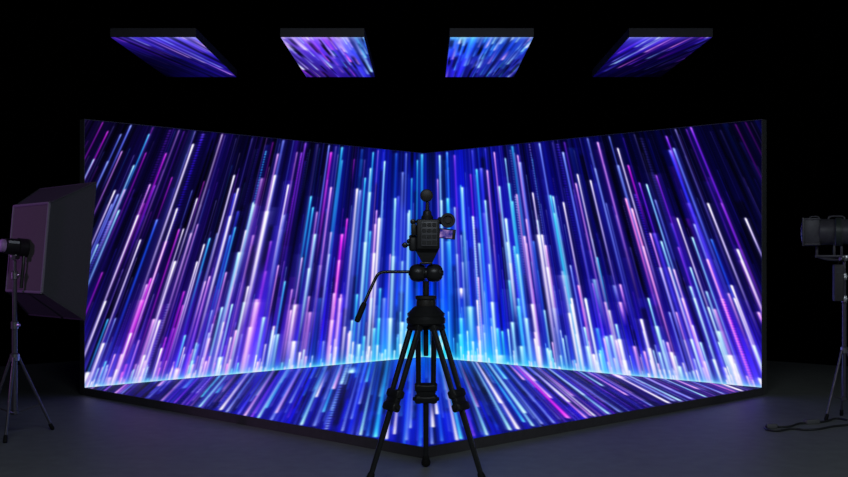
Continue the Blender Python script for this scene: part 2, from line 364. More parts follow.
TILES = {
(84,118): "95,20,60,M,1.6,.55 120,65,45,M,1.8,.75 50,205,32,T,1.8,.8 185,80,45,L,2,.75 235,35,42,L,2.2,.85 120,215,60,L,2,.75 190,165,70,P,1.8,.75 325,80,48,C,1.8,.85 345,45,30,M,1.4,.4 310,172,60,M,1.7,.6 250,235,70,T,2.2,.85 250,185,40,G,1.2,.45 410,175,60,M,2.2,.75 475,60,110,P,1.8,.5 545,130,120,W,2.6,1 555,65,60,G,1.6,.65 500,65,80,V,2.2,.4 595,80,80,I,4,.8,d 440,295,40,M,1.7,.6 690,80,130,W,2,.62 705,85,140,G,1.4,.4 600,315,35,M,1.6,.45 540,360,40,L,1.4,.5 565,400,60,W,1.8,.85 750,285,90,W,2.1,.95 770,350,90,W,2.1,.88 755,375,80,B,3.4,.65 760,100,100,G,1.2,.35 840,100,90,G,1.2,.45 155,360,60,W,2.1,.92 170,380,60,L,2.4,.85 205,355,45,P,2.2,.75 330,330,75,P,2,.85 355,335,60,V,1.8,.65 465,450,100,W,1.8,.8 430,60,60,V,3.4,.4,d 845,420,50,T,2.2,.8 660,410,40,G,1.2,.4 150,40,60,G,1.2,.3",
(84,203): "175,35,95,T,2.6,.85 70,205,40,T,2,.8 140,5,110,L,1.8,.75 270,60,105,W,2.1,.98 282,183,95,W,2,.96 365,82,100,A,2.6,.85 465,28,95,W,2,.75 475,130,90,M,2,.75 497,128,60,W,1.8,.8 410,190,75,M,2.4,.9 455,290,90,W,3.2,1 535,150,80,P,2.2,.75 568,105,80,P,1.8,.65 600,205,75,W,2,.9 628,175,65,C,2.2,.9 565,292,70,W,2.2,.88 335,375,60,M,2.8,.85 315,405,60,P,3,.8 92,345,60,M,2.2,.6 730,65,100,W,2.6,.92 755,120,70,C,2.2,.75 730,160,80,A,2.6,.75 775,245,85,T,4.2,.98 808,135,90,W,2.2,.75 628,365,60,P,2.2,.85 605,390,50,P,2.2,.75 710,345,60,P,2.6,.75 770,40,120,B,3.4,.55 845,160,100,P,3,.6 500,440,50,M,2.6,.65 820,415,60,W,3,.8 300,0,60,M,2.2,.45 665,150,90,L,2,.5 195,330,70,G,1.6,.4 130,90,90,I,4,.6,d",
(84,298): "108,15,62,W,2.2,.98 120,105,55,C,2.2,.75 158,100,50,L,2.2,.7 98,225,45,W,3.4,.95 110,315,25,C,2.4,.8 235,175,50,W,2.6,.92 290,10,65,M,5,.75 155,280,30,P,2.2,.8 190,280,35,P,3.4,.85 275,210,40,P,2.2,.55 350,105,75,P,4.2,.85 378,110,70,W,3.2,.92 388,250,40,W,2.6,.95 410,195,40,M,2.2,.55 505,185,42,C,2.6,.9 495,35,65,M,2.2,.65 465,355,20,W,4,.8 570,230,30,A,2.6,.7 545,330,25,P,3.2,.75 625,200,42,P,3.2,.8 610,315,25,P,3.2,.85 640,60,65,L,2.2,.7 690,45,80,T,3.2,.85 680,295,25,T,4.2,.95 740,30,65,T,2.6,.85 760,160,52,P,3.2,.92 830,145,55,P,4.2,.88 800,20,65,T,3.2,.75 20,370,18,W,6,.92 130,395,12,P,6,.75 420,30,70,L,3,.4,d 450,150,50,V,3,.5",
(254,130): "60,105,60,C,2,.7,d 120,118,70,P,2.6,.75 105,225,95,W,2.8,1 65,405,85,W,4.2,1 148,50,105,L,3.2,.65 172,272,65,W,2.2,.95 215,110,60,P,2,.55 238,112,80,V,2.2,.7 258,65,95,V,2.6,.65 285,330,65,C,2.6,.9 295,385,65,C,2.6,.85 315,408,60,P,2.6,.65 375,75,95,L,2,.8 385,110,70,M,3.2,.8 385,285,95,P,2.6,.88 440,85,110,C,3.2,.82 440,150,80,C,2.2,.6 410,80,90,G,2.2,.5 318,70,140,G,2.6,.4 515,292,120,W,3.2,.85 530,300,100,L,3.2,.75 555,238,95,C,2.4,.85 578,310,95,T,2.8,.88 595,110,115,C,2.2,.8 582,190,90,T,2.4,.82 620,100,100,P,1.6,.45 652,155,85,T,2.2,.92 612,400,60,P,2.2,.75 625,440,70,W,3.2,.85 705,340,110,T,2.8,.88 720,330,100,B,3.2,.65 742,210,110,L,3.2,.65 760,115,120,L,2.2,.55 710,115,100,A,3.2,.55 787,240,95,C,2.2,.65 775,400,90,T,2.8,.82 815,150,95,C,2,.75 838,120,60,C,3.2,.82 540,95,120,A,3.2,.45 40,240,60,P,4.2,.6 0,370,60,T,3.2,.8 500,145,15,M,1.7,.4 465,440,35,M,2.2,.55 95,60,70,M,2,.35",
(254,213): "85,140,60,V,3.2,.65 122,260,52,P,2.2,.78 155,340,62,C,2.2,.85 240,222,62,P,2.2,.75 305,105,62,T,3.2,.88 275,275,62,T,2.8,.85 385,95,60,P,2.6,.65 375,205,62,L,2.2,.75 440,105,60,M,3.6,1 425,235,75,K,2.6,.92 465,30,20,M,1.8,.65 555,145,100,T,3.2,.85 600,200,95,W,3.2,.92 580,90,100,C,3.2,.75 400,400,62,P,3.2,.85 435,405,62,P,2.8,.75 515,405,62,C,3.2,.85 605,55,120,P,2.6,.82 625,25,120,W,2.6,.82 695,215,95,T,4.2,.75 680,205,60,P,2.2,.6 740,240,80,T,2.8,.65 770,0,130,T,2.6,.75 190,380,52,P,2.6,.65 15,430,62,P,6,.72 210,455,52,P,7,.65 275,415,62,P,3.2,.65 630,375,72,C,3.2,.75 60,290,60,V,3.2,.55 330,260,60,G,4,.5 150,10,70,L,2.4,.7",
(254,298): "15,20,80,P,6,.75 50,95,52,T,4.2,.82 100,140,32,W,3.2,.75 120,180,42,T,4,.8 185,60,42,P,3.2,.82 205,35,32,W,3.2,.82 280,70,62,P,5,.72 200,215,46,W,6,.85 230,270,26,W,3.2,.82 390,110,62,P,4.2,.82 430,0,82,P,4.2,.8 475,175,42,P,3.2,.85 490,110,52,T,3.2,.82 525,230,32,T,4.2,.92 550,190,42,C,3.2,.85 585,0,82,C,3.2,.75 600,150,52,C,4.2,.85 625,100,52,C,3.2,.85 680,100,62,T,5,.9 740,120,52,T,5,.92 650,0,62,L,4.2,.65 260,290,20,P,3.2,.7 330,0,90,A,6,.4 575,240,26,W,3,.8",
(424,130): "78,125,115,T,2.6,.85 115,110,105,A,2.6,.9 152,125,105,V,2.6,.7 68,245,80,P,1.8,.65 87,350,62,T,2.6,.85 118,340,52,C,3.2,.95 153,385,62,L,2.6,.85 190,285,95,T,3.2,.88 183,275,60,C,2.2,.6 232,220,70,M,2.2,.5 240,100,115,B,2.2,.6 262,195,125,C,2.8,.88 285,190,125,B,3.6,.85 315,200,85,P,2.4,.8 305,350,85,T,2.6,.85 243,430,85,T,2.6,.85 305,90,95,B,2.2,.6 350,110,60,P,2,.85 375,280,95,T,2.6,.88 405,140,60,T,2,.75 423,265,105,C,2.8,.88 440,80,125,C,3.2,.65 440,355,85,C,3.2,.85 462,320,75,P,2.6,.75 467,125,70,P,2.2,.8 478,160,115,L,3,.85 408,440,62,T,3.2,.85 525,70,100,G,1.6,.65,d 542,312,85,W,2.2,.82 575,65,125,L,2.4,.9 630,325,125,C,3.2,.88 643,330,115,T,2.6,.85 693,110,115,L,2.6,.95 695,360,95,W,2.2,.88 765,220,115,W,2.2,.85 757,265,105,P,2.2,.85 830,250,85,W,2.2,.85 815,40,125,L,2.6,.6 700,60,60,V,2.2,.5 640,60,140,G,1.6,.38 430,100,70,G,2.2,.5,d 665,70,80,I,3.4,.55,d 455,330,60,T,2,.5,d",
(424,213): "245,20,85,L,2.2,.85,d 275,150,95,T,3.2,.75 185,110,60,L,2.2,.65 165,205,62,L,2.6,.75 193,245,52,L,2.6,.65 270,320,62,P,2.2,.8 325,255,32,T,2.2,.75 408,30,62,T,2.6,.9 415,145,52,T,2.8,.85 430,250,42,P,2.8,.65 450,165,52,C,3.2,.85 465,205,85,T,3.2,.85 500,115,125,P,3.2,.9 510,150,95,K,2.2,.6 545,140,100,A,3.2,.65 570,108,115,W,4,.92 588,108,95,W,3,.85 605,160,62,P,3.2,.92 565,35,32,T,2.2,.7 615,270,42,W,3.2,.85 650,0,145,C,2.8,.82 730,260,105,L,2.2,.85 690,290,80,L,3.2,.65 735,425,62,W,2.6,.95 770,360,62,K,2.6,.85 805,430,62,W,2.6,.95 340,445,52,T,3.2,.85 425,335,32,C,3.2,.75 470,425,62,C,3.2,.75 185,375,7,W,4,.95 230,465,30,C,7,.7 690,310,60,G,11,.55 840,350,80,V,2.2,.65 510,30,62,P,2.2,.75 120,140,120,A,6,.75 300,0,110,B,4,.6",
(424,298): "230,45,32,T,6,.7 265,10,62,W,2.2,.85 185,100,52,C,4.2,.85 180,180,42,C,4.2,.85 270,140,52,P,3.2,.75 340,20,62,T,3.2,.75 335,100,50,A,3.2,.7 365,150,52,C,4.2,.85 390,165,52,C,3.2,.85 440,120,62,T,4.2,.92 485,240,32,T,5,.85 510,100,62,T,4.2,.85 540,30,82,W,4,.85 555,170,52,P,3.2,.85 600,60,72,T,2.6,.75 615,250,32,T,3.2,.85 630,260,32,C,3.2,.85 650,50,82,A,5,.55 725,75,72,W,3.2,.92 735,30,62,W,2.4,.92 760,180,42,L,3.2,.85 800,145,52,T,3.2,.88 805,0,85,T,2.8,.88 815,240,32,T,4.2,.92 845,280,26,W,5,.85 470,40,42,C,4.2,.8 280,285,14,T,9,.7 380,285,14,T,10,.8",
(594,118): "18,120,105,P,2.6,.85 75,90,72,L,2,.6 118,150,95,W,2.2,.88 120,235,85,L,2.6,.78 170,235,42,M,2.4,.8 225,322,62,V,2.2,.8 158,400,85,K,2.6,.95 188,450,62,K,2.2,.88 262,330,95,T,2.2,.95 305,408,62,L,2.2,.65 310,285,62,V,2.2,.8 200,80,60,G,1.8,.4 235,100,60,G,4,.25,d 360,90,32,V,2.4,.85 378,160,115,B,3.8,1 397,150,115,L,3.2,.88 405,55,115,G,2.2,.75 482,45,125,V,2.6,.9 460,55,130,V,2.2,.5 568,425,85,W,2.6,.98 705,30,80,M,2.2,.33 755,20,60,M,2.2,.28 630,60,100,G,2.2,.22 5,250,100,L,2.2,.65 205,380,60,I,3,.6,d",
(594,203): "415,75,95,W,2.2,.92 500,105,105,L,2.6,.85 490,170,105,T,2.6,.88 585,180,62,A,2.6,.75 280,150,62,P,2.4,.92 300,150,115,B,5,.65 335,190,95,T,2.8,.88 420,220,62,V,2.4,.7 245,215,95,P,2.4,.8 190,30,95,K,2.2,.85 330,322,72,L,3.2,.9 372,320,72,P,2.2,.85 398,330,72,P,2.4,.85 480,320,72,T,2.4,.9 480,415,52,T,3.2,.85 565,280,105,K,2.8,.95 560,440,42,T,3.2,.75 685,410,62,W,3.2,.95 715,230,62,W,3.2,.98 735,285,62,P,2.8,.92 755,75,40,W,2.6,1 670,450,42,P,3.2,.75 635,0,72,V,2.2,.65 15,270,42,C,2.2,.75 130,405,20,P,3.2,.85 60,0,90,L,2.2,.5 110,60,80,G,2.2,.35 180,220,60,G,2.2,.3 100,410,12,L,4,.6 0,380,30,T,5,.6 385,100,80,B,3,.5 470,0,90,I,4,.7",
(594,298): "235,105,62,W,3.6,.98 270,0,62,T,2.6,.95 312,140,62,T,4.2,.92 365,220,36,P,3.2,.85 385,270,29,W,4.2,.92 325,270,29,T,3.2,.85 375,70,62,L,2.6,.75 410,70,62,P,2.6,.75 440,0,92,P,2.8,.92 485,205,46,T,3.2,.92 530,220,42,T,3.2,.85 500,0,82,T,2.6,.85 570,45,82,T,2.8,.88 600,55,72,P,4.2,.75 620,165,52,T,5,.9 675,285,36,W,7,1 595,305,26,T,3.2,.85 640,5,95,M,4,.95,d 700,0,82,W,2.8,.85 795,235,42,T,3.2,.92 820,70,12,P,4.2,.92 825,400,10,W,4.2,.92 200,240,42,P,4.2,.82 125,205,46,W,5,.95 110,210,42,P,3.2,.85 75,60,42,W,3.2,.7 55,20,42,P,3.2,.7 110,130,42,T,3.2,.85 60,190,52,T,5,.8 85,185,52,T,4.2,.85 50,200,46,P,2.6,.75 30,260,42,C,4.2,.85 15,150,52,C,4.2,.65 150,310,20,W,4.2,.92 250,265,32,P,3.2,.85 275,250,32,W,4.2,.82 425,340,18,T,4.2,.92 130,20,15,P,4.2,.85",
}
for (ox, oy), txt in TILES.items():
    for item in txt.split():
        q = item.split(',')
        WALLR.streak(ox + float(q[0]) / 4.988, oy + float(q[1]) / 4.988, float(q[2]) * 1.6, q[3], float(q[4]) * .9, float(q[5]), len(q) > 6, .82, .5)
# short bright ones rising from the lower edge
for _ in range(330):
    x = random.uniform(86, 762); yb = foot_y(x)
    h = random.expovariate(1 / 13.0)
    if h > 55: continue
    WALLR.streak(x, yb - 2 - h, h + 22, pick(x, True), random.uniform(1.2, 2.8), random.uniform(.4, .9), False, .8, .4)
# glow along the lower edge
FY = 357 + .0912 * np.abs(WALLR.X - CX)
dlow = np.maximum(FY - WALLR.Y, 0)
tc_ = np.clip(np.abs(WALLR.X - CX) / 340, 0, 1)[..., None]
gcol = np.array((.20, .88, 1.0)) * (1 - tc_) + np.array((.50, .84, 1.0)) * tc_
ga = (.82 * np.exp(-(dlow / 5.6) ** 1.3))[..., None]
WALLR.img = np.clip(WALLR.img, 0, 1) * (1 - ga) + np.maximum(gcol, WALLR.img * .9) * ga
WALLR.screen((slice(None), slice(None)), (.16 * np.exp(-dlow / 14.0))[..., None] * np.array((.3, .65, 1.0)))
WALLR.screen((slice(None), slice(None)), (.5 * np.exp(-(dlow / 1.8) ** 2))[..., None] * np.array((.72, .97, 1.0)))
WALLR.img = grade(WALLR.img)

# LED floor: the rain mirrored, heads towards the front edges
def floor_y(x): return 447 - .172 * abs(x - CX)      # front edges
def floor_raster(vpy, side):
    R = Raster(vpy, 400, 345, 455, -460, 460, down=-1)
    fx = [84, 170, 254, 340, 424, 510, 594, 680, 764]; fy = [360, 385, 410, 445]
    rw = [[(40,25,140),(28,22,130),(26,30,170),(18,60,220),(0,110,245),(18,70,230),(50,30,180),(48,24,130),(60,30,120)],
          [(30,15,110),(18,12,110),(20,18,165),(16,24,190),(6,60,235),(22,36,215),(40,16,165),(28,10,100),(40,20,110)],
          [(20,10,90),(14,12,105),(20,20,170),(20,20,190),(10,40,215),(22,26,200),(34,12,160),(26,10,100),(40,20,110)],
          [(20,10,90),(14,12,105),(22,24,180),(22,22,190),(12,28,180),(22,24,190),(34,12,160),(26,10,100),(40,20,110)]]
    cnf = col_noise(R.ns, R.qs, (22, 8, 3, 1.5), (.3, .35, .3, .25))
    R.img = np.clip(base_field(R.X, R.Y, fx, fy, rw) * .74 * cnf[None, :, None], 0, 1)
    for _ in range(60):
        x = random.uniform(90, 424) if side < 0 else random.uniform(424, 758)
        R.dark(x, floor_y(x) - random.uniform(0, 60), random.uniform(20, 60), random.uniform(1, 4), random.uniform(.3, .7))
    for _ in range(300):
        x = random.uniform(90, 440) if side < 0 else random.uniform(408, 758)
        y = random.uniform(foot_y(x) - 2, floor_y(x) + 12)
        c = random.choice('CATBLABLIT' if abs(x - CX) < 130 else ('VPBLALBIT' if side < 0 else 'VPLMBLTIPV'))
        R.streak(x, y, random.uniform(20, 70), c, random.uniform(1, 2.6), random.uniform(.12, .5), random.random() < .06)
    return R
FT = {
-1: {(84,360): "35,145,20,P,3,.6 100,155,30,V,2.2,.7 150,170,40,P,2.6,.75 165,165,30,V,2,.6 320,190,40,L,2.2,.55 385,205,45,P,2.8,.65 370,130,10,P,4,.75 450,215,50,V,2.6,.65 510,225,50,V,2.2,.6 500,140,14,A,5,.65 575,235,52,T,3.2,.8 585,185,42,C,2.6,.75 660,165,8,C,3.2,.65 680,250,42,W,4.2,.85 710,260,52,L,3.2,.8 800,280,52,P,3.6,.82 770,270,60,B,3.2,.75 835,285,50,V,3,.7",
     (254,360): "20,290,60,T,3.2,.82 85,300,60,L,4.2,.65 110,265,42,P,3.2,.75 60,240,40,C,3,.7 180,215,46,L,2.8,.65 235,325,62,T,3.6,.92 300,330,52,L,4.2,.72 310,185,20,W,2.6,.85 345,260,52,C,3.2,.75 360,345,62,L,5,.75,d 395,145,26,P,4.2,.82 435,120,20,T,4.2,.75 440,355,72,L,2.6,.75 485,295,52,L,2.2,.65 525,220,30,L,3,.7 530,375,62,T,2.8,.95 605,385,95,C,6,.92 565,380,90,A,4.2,.7 485,65,5,T,8,.9 560,110,24,C,3,.7 660,395,32,W,3.2,.85 700,370,52,W,2.6,.9 780,340,52,L,2.6,.85 760,400,60,L,3,.7 830,430,60,A,4,.7"},
1: {(424,360): "40,420,52,L,3.2,.8 45,335,20,W,3.2,.95 65,270,16,W,3.2,.95 90,405,52,A,3.2,.7 165,400,62,W,3.2,.95 185,395,92,C,4.2,.92 250,380,60,V,3,.6 315,375,62,T,3.2,.95 270,235,60,P,2.6,.6 430,350,92,T,4.2,.92 385,215,62,W,3.6,.98 470,345,42,W,4.2,.98 500,310,72,C,3.2,.85 505,265,62,T,4.2,.92 545,330,92,T,3.6,.85 590,320,82,L,3.2,.8 650,315,82,L,3.2,.8 635,190,42,P,3.2,.92 720,290,62,M,5.5,1 500,100,20,P,3.2,.85 555,105,16,P,3.2,.85 410,95,22,C,4.2,.82 690,180,30,L,3.2,.75 725,210,22,W,3.2,.82 745,180,30,P,3,.7 810,290,42,P,3.2,.85 800,175,42,L,3.2,.85 835,280,40,P,3,.7",
    (594,360): "45,130,32,T,3.2,.8 5,280,42,W,3.2,.8 75,270,62,T,4.2,.82 130,260,62,L,3.2,.75 165,175,42,P,3.2,.85 140,90,7,P,8,.9 290,230,62,L,2.6,.75 375,215,62,W,4.2,1 400,205,62,L,4.2,.85 435,205,72,T,4.2,.85 490,195,72,L,4.2,.82 560,185,62,T,3.2,.85 650,170,62,L,3.2,.85 520,145,52,P,4.2,.82 740,155,42,W,5,.92 705,160,40,K,4,.6"}}
FL = {-1: floor_raster(140, -1), 1: floor_raster(275, 1)}
for side, tiles in FT.items():
    for (ox, oy), txt in tiles.items():
        for item in txt.split():
            q = item.split(',')
            FL[side].streak(ox + float(q[0]) / 4.988, oy + float(q[1]) / 4.988, float(q[2]) * 1.4, q[3], float(q[4]) * .92, float(q[5]), len(q) > 6, .85, .4)

for R_ in FL.values(): R_.img = grade(R_.img)

# panels overhead
CR = Raster(165, 55, 20, 100, -330, 330, qs=3, qy=3, down=-1)
fx = [105, 150, 200, 280, 330, 372, 446, 490, 534, 595, 640, 670, 713]; fy = [36, 48, 60, 78]
rw = [[(70,40,150),(80,70,215),(120,110,230),(110,90,200),(130,80,220),(60,160,240),(60,150,240),(40,120,240),(60,90,230),(120,110,230),(80,80,220),(70,40,180),(40,20,120)],
      [(30,8,90),(60,30,180),(90,80,215),(110,80,190),(90,50,210),(50,110,230),(40,80,230),(30,90,235),(50,80,215),(80,50,200),(40,22,150),(40,10,130),(8,4,40)],
      [(5,2,20),(20,8,90),(45,30,160),(70,40,140),(60,50,160),(50,60,190),(40,40,200),(40,60,190),(40,40,150),(30,14,110),(16,6,70),(14,5,60),(2,1,10)],
      [(0,0,2),(4,2,30),(25,14,110),(40,20,100),(50,20,100),(40,40,150),(40,30,160),(40,50,150),(20,20,70),(10,5,50),(4,2,24),(2,1,8),(0,0,0)]]
CR.img = np.clip(base_field(CR.X, CR.Y, fx, fy, rw) * col_noise(CR.ns, CR.qs, (16, 6, 2.5), (.3, .35, .35))[None, :, None], 0, 1)
for _ in range(420):
    k = random.choice((0, 1, 1, 2, 2, 3)); x0, x1 = ((108, 236), (280, 374), (446, 536), (592, 713))[k]
    x = random.uniform(x0, x1); y = random.uniform(34, 80)
    b_ = random.uniform(.15, .7)
    if k in (0, 3):
        b_ = min(b_ * 1.25, .8)
        out = (CX - x if k == 0 else x - CX)
        b_ *= np.clip(1.5 - (y - 37) / 40 * 1.0 - max(0, out - 210) / 140, .05, 1) ** 1.7
    elif random.random() < .2:
        CR.dark(x, y, random.uniform(6, 16), random.uniform(1, 2.4), .6); continue
    c = random.choice(('PVLVBPWA', 'PVTCLMPBW', 'CATBLCPA', 'VLVIPBMT')[k])
    CR.streak(x, y, random.uniform(8, 24), c, random.uniform(1.2, 3.2), b_)
for txt in "150,46,24,L,3,.7 190,58,30,P,2.4,.8 222,68,30,L,3,.7 232,75,26,P,2.4,.7 205,63,30,W,2,.6 306,50,16,W,5,.7 304,70,16,W,2.4,.9 318,70,16,T,2,.7 345,52,16,P,3,.8 351,62,12,M,3,.95 332,68,14,T,3,.8 372,72,34,T,3.4,.9 366,58,20,C,3,.8 526,48,10,W,2.6,.8 502,60,10,P,3.4,.8 478,68,14,T,3,.8 500,44,12,T,3,.7 459,44,8,P,3,.7 614,64,34,T,2.6,.75 618,68,24,K,2,.6 640,50,20,L,4,.7 670,48,14,K,2.4,.7 706,38,6,W,3,.7 676,62,10,V,2.6,.6 690,54,12,V,2.4,.5".split():
    q = txt.split(',')
    CR.streak(float(q[0]), float(q[1]), float(q[2]), q[3], float(q[4]), float(q[5]))
CR.screen((slice(None), slice(None)), (.55 * np.exp(-np.maximum(CR.Y - 37, 0) / 2.0) * np.exp(-np.maximum(np.abs(CR.X - CX) - 240, 0) / 30.0))[..., None] * np.array((.75, .85, 1.0)))

out_ = np.abs(CR.X - CX)
CR.img *= (1 - np.clip((CR.Y - 41) / 30, 0, 1) * np.clip((out_ - 205) / 80, 0, 1))[..., None]
CR.img = grade(CR.img)

def to_lin(c):
    c = np.clip(c, 0, 1)
    return np.where(c <= .04045, c / 12.92, ((c + .055) / 1.055) ** 2.4)

def screen(name, parent, o, u, v, nu, nv, content, label=None):
    """A dense grid of LED pixels spanning o + a*u + b*v; content gives the colour each pixel shows."""
    o, u, v = (np.array(t, float) for t in (o, u, v))
    a, b = np.meshgrid(np.linspace(0, 1, nu), np.linspace(0, 1, nv))
    P = o + a.reshape(-1, 1) * u + b.reshape(-1, 1) * v
    col = to_lin(content(CX + F * P[:, 0] / P[:, 1], HY + F * (EYE - P[:, 2]) / P[:, 1]))
    off = np.array(world_off(parent))
    me = bpy.data.meshes.new(name)
    nv_, nf = nu * nv, (nu - 1) * (nv - 1)
    i = np.arange(nf); r_, c_ = i // (nu - 1), i % (nu - 1); k = r_ * nu + c_
    F4 = np.stack([k, k + 1, k + nu + 1, k + nu], 1).astype(np.int32).ravel()
    me.vertices.add(nv_); me.loops.add(nf * 4); me.polygons.add(nf)
    me.vertices.foreach_set('co', (P - off).astype(np.float32).ravel())
    me.loops.foreach_set('vertex_index', F4)
    me.polygons.foreach_set('loop_start', np.arange(0, nf * 4, 4, dtype=np.int32))
    at = me.attributes.new('led_pixels', 'FLOAT_COLOR', 'POINT')
    at.data.foreach_set('color', np.concatenate([col, np.ones((nv_, 1))], 1).astype(np.float32).ravel())
    me.update(); me.validate()
    return link_mesh(name, me, M['led'], parent, label)

# ------------------------------------------------------------------ LED walls, LED floor, overhead panels
INS = .006
for side in (-1, 1):
    wing = WING if side < 0 else WING - .012
    p0 = Vector((side * wing, CORNER_Y - wing, 0)); c0 = Vector((side * .002, CORNER_Y - .002, 0))
    d = (c0 - p0).normalized(); back = Vector((side * .70711, .70711, 0))
    lab = ('left LED video wall, violet and pink light streaks, partly behind the softbox' if side < 0 else
           'right LED video wall, blue and violet light streaks, grey end edge showing')
    t = thing('led_video_screen', lab, 'LED screen', (p0 + c0) / 2, 'LED video walls of the stage')
    bm = bmesh.new()
    prism(bm, [p0, c0, c0 + Vector((side * .0, THICK * 1.41421 - .004, 0)), p0 + back * THICK], .001, WALL_TOP)
    obj('cabinet', bm, M['cabinet'], t, smooth=False)
    f = -back * .0015
    o = p0 + d * INS + f + Vector((0, 0, STAGE_Z + .002)); L = (c0 - p0).length - INS
    screen('screen', t, o, d * L, (0, 0, WALL_TOP - STAGE_Z - .002 - INS), 600, 340, WALLR.sample,
           'screen of falling light streaks')

t = thing('led_stage_platform', 'low diamond-shaped LED stage platform showing blue streaks, behind the tripod', 'LED platform', (0, CORNER_Y - WING, 0))
e = .004
A, Bc, Cc, D = (0, CORNER_Y - e, 0), (WING - e, CORNER_Y - WING, 0), (0, TIP_Y, 0), (-WING + e, CORNER_Y - WING, 0)
bm = bmesh.new(); prism(bm, [A, Bc, Cc, D], .001, STAGE_Z); obj('base', bm, M['rim'], t, smooth=False, label='black rim of the platform')
def floor_content(x, y):
    l, r_ = FL[-1].sample(x, y), FL[1].sample(x, y)
    k = np.clip((x - CX) / 6 + .5, 0, 1)[:, None]
    return l * (1 - k) + r_ * k
i2 = .01
o = Vector((-WING + i2 * 1.5, CORNER_Y - WING, STAGE_Z + .0015))
S = WING - i2 * 1.5
screen('screen', t, o, (S, -S, 0), (S, S, 0), 420, 420, floor_content, 'screen of blue light streaks')

PZ, PT, PY0, PY1 = 3.3, .082, 9.71, 11.84
plabs = ['leftmost overhead LED panel, dim violet streaks and dark outer corner',
         'second overhead LED panel from the left, pink, violet and cyan streaks',
         'third overhead LED panel from the left, mostly blue and cyan streaks',
         'rightmost overhead LED panel, dark indigo streaks with a thin grey far edge']
for k, (xa, xb) in enumerate(((110, 196), (280, 364.5), (449.5, 534), (629, 713))):
    X0, X1 = (xa - CX) / F * PY0, (xb - CX) / F * PY0
    t = thing('overhead_led_panel', plabs[k], 'LED panel', ((X0 + X1) / 2, (PY0 + PY1) / 2, PZ), 'overhead LED panels in a row')
    bm = bmesh.new(); box(bm, ((X0 + X1) / 2, (PY0 + PY1) / 2, PZ + PT / 2), (X1 - X0, PY1 - PY0, PT), bevel=.003, seg=1)
    obj('housing', bm, M['housing'], t, smooth=False)
    screen('screen', t, (X0 + .006, PY1 - .012, PZ - .0015), (X1 - X0 - .012, 0, 0), (0, -(PY1 - PY0) + .02, 0), 110, 220, CR.sample, 'downward screen of light streaks')
    for sx in (X0 + .06, X1 - .06):
        for sy in (PY0 + .35, PY1 - .35):
            bm = bmesh.new(); cyl(bm, (sx, sy, PZ + PT), (sx, sy, RH), .003, seg=8)
            obj('suspension_cable', bm, M['black_wall'], t)

# ------------------------------------------------------------------ tripod with fluid head
TX, TY = .0116, 6.18
def tz(y): return EYE + (HY - y) / F * TY
def tx(x): return (x - CX) / F * TY
trip = thing('tripod', 'black camera tripod standing in front of the LED floor tip', 'tripod', (TX, TY, 0))
bm = bmesh.new()
zt = tz(306)
prof = [(tz(325), .098), (tz(323), .112), (tz(319), .114), (tz(316.5), .104), (tz(315.5), .108), (tz(313.5), .110), (tz(312), .100), (tz(308), .078), (tz(306), .063)]
lathe(bm, (TX, TY, 0), (0, 0, 1), prof, 36)
obj('bowl', bm, M['black'], trip)
bm = bmesh.new()
lathe(bm, (TX, TY, 0), (0, 0, 1), [(zt + .0005, .056), (tz(304), .057), (tz(300), .054), (tz(298.4), .062), (tz(296.2), .062), (tz(295.6), .056)], 32)
obj('collar', bm, M['brown'], trip)
bm = bmesh.new(); cyl(bm, (TX, TY, tz(295.6)), (TX, TY, tz(281)), .0185); obj('neck', bm, M['black'], trip)
bm = bmesh.new(); cyl(bm, (TX, TY, tz(325) - .0005), (TX, TY, tz(356)), .0145); obj('centre_column', bm, M['tube'], trip)
for az in (90, 210, 330):
    a = math.radians(az); rad = Vector((math.cos(a), math.sin(a), 0)); tan = Vector((-math.sin(a), math.cos(a), 0))
    c = Vector((TX, TY, 0))
    top = c + rad * .068 + Vector((0, 0, tz(324))); foot = c + rad * .368 + Vector((0, 0, .028))
    ax = (foot - top).normalized()
    kz = .47; kn = top + ax * ((kz - top.z) / ax.z)
    bm = bmesh.new()
    for s in (-1, 1): cyl(bm, top + tan * s * .047, kn + tan * s * .044, .0165, .0155, 18)
    leg = obj('leg', bm, M['tube'], trip)
    # hinge block under the bowl
    rot = Matrix((tan, ax.cross(tan), ax)).transposed()
    bm = bmesh.new(); box(bm, top + ax * .012, (.128, .04, .05), rot, .008); obj('hinge', bm, M['black'], leg)
    bm = bmesh.new()
    for k, dz in enumerate((-.042, .036)):
        box(bm, kn + ax * dz, (.132, .052, .042), rot, .010, 3)
        for s in (-1, 1): cyl(bm, kn + ax * (dz - .024) + tan * s * .044, kn + ax * (dz + .024) + tan * s * .044, .024, seg=18)
    box(bm, kn + ax * -.003, (.112, .036, .05), rot, .006)
    for s in (-1, 1): cyl(bm, kn + ax * .036 + tan * s * .066, kn + ax * .036 + tan * s * .080, .013, .011, 16)
    obj('leg_clamp', bm, M['black'], leg)
    bm = bmesh.new(); cyl(bm, kn + ax * .055, foot - ax * .02, .0175, .0150, 18); obj('lower_tube', bm, M['tube'], leg)
    bm = bmesh.new()
    lathe(bm, foot - ax * .05, ax, [(0, .016), (.01, .020), (.03, .023), (.048, .029), (.062, .027), (.072, .017), (.076, .008)], 20)
    for v in bm.verts: v.co.z = max(v.co.z, .001)
    obj('foot', bm, M['rubber'], leg)
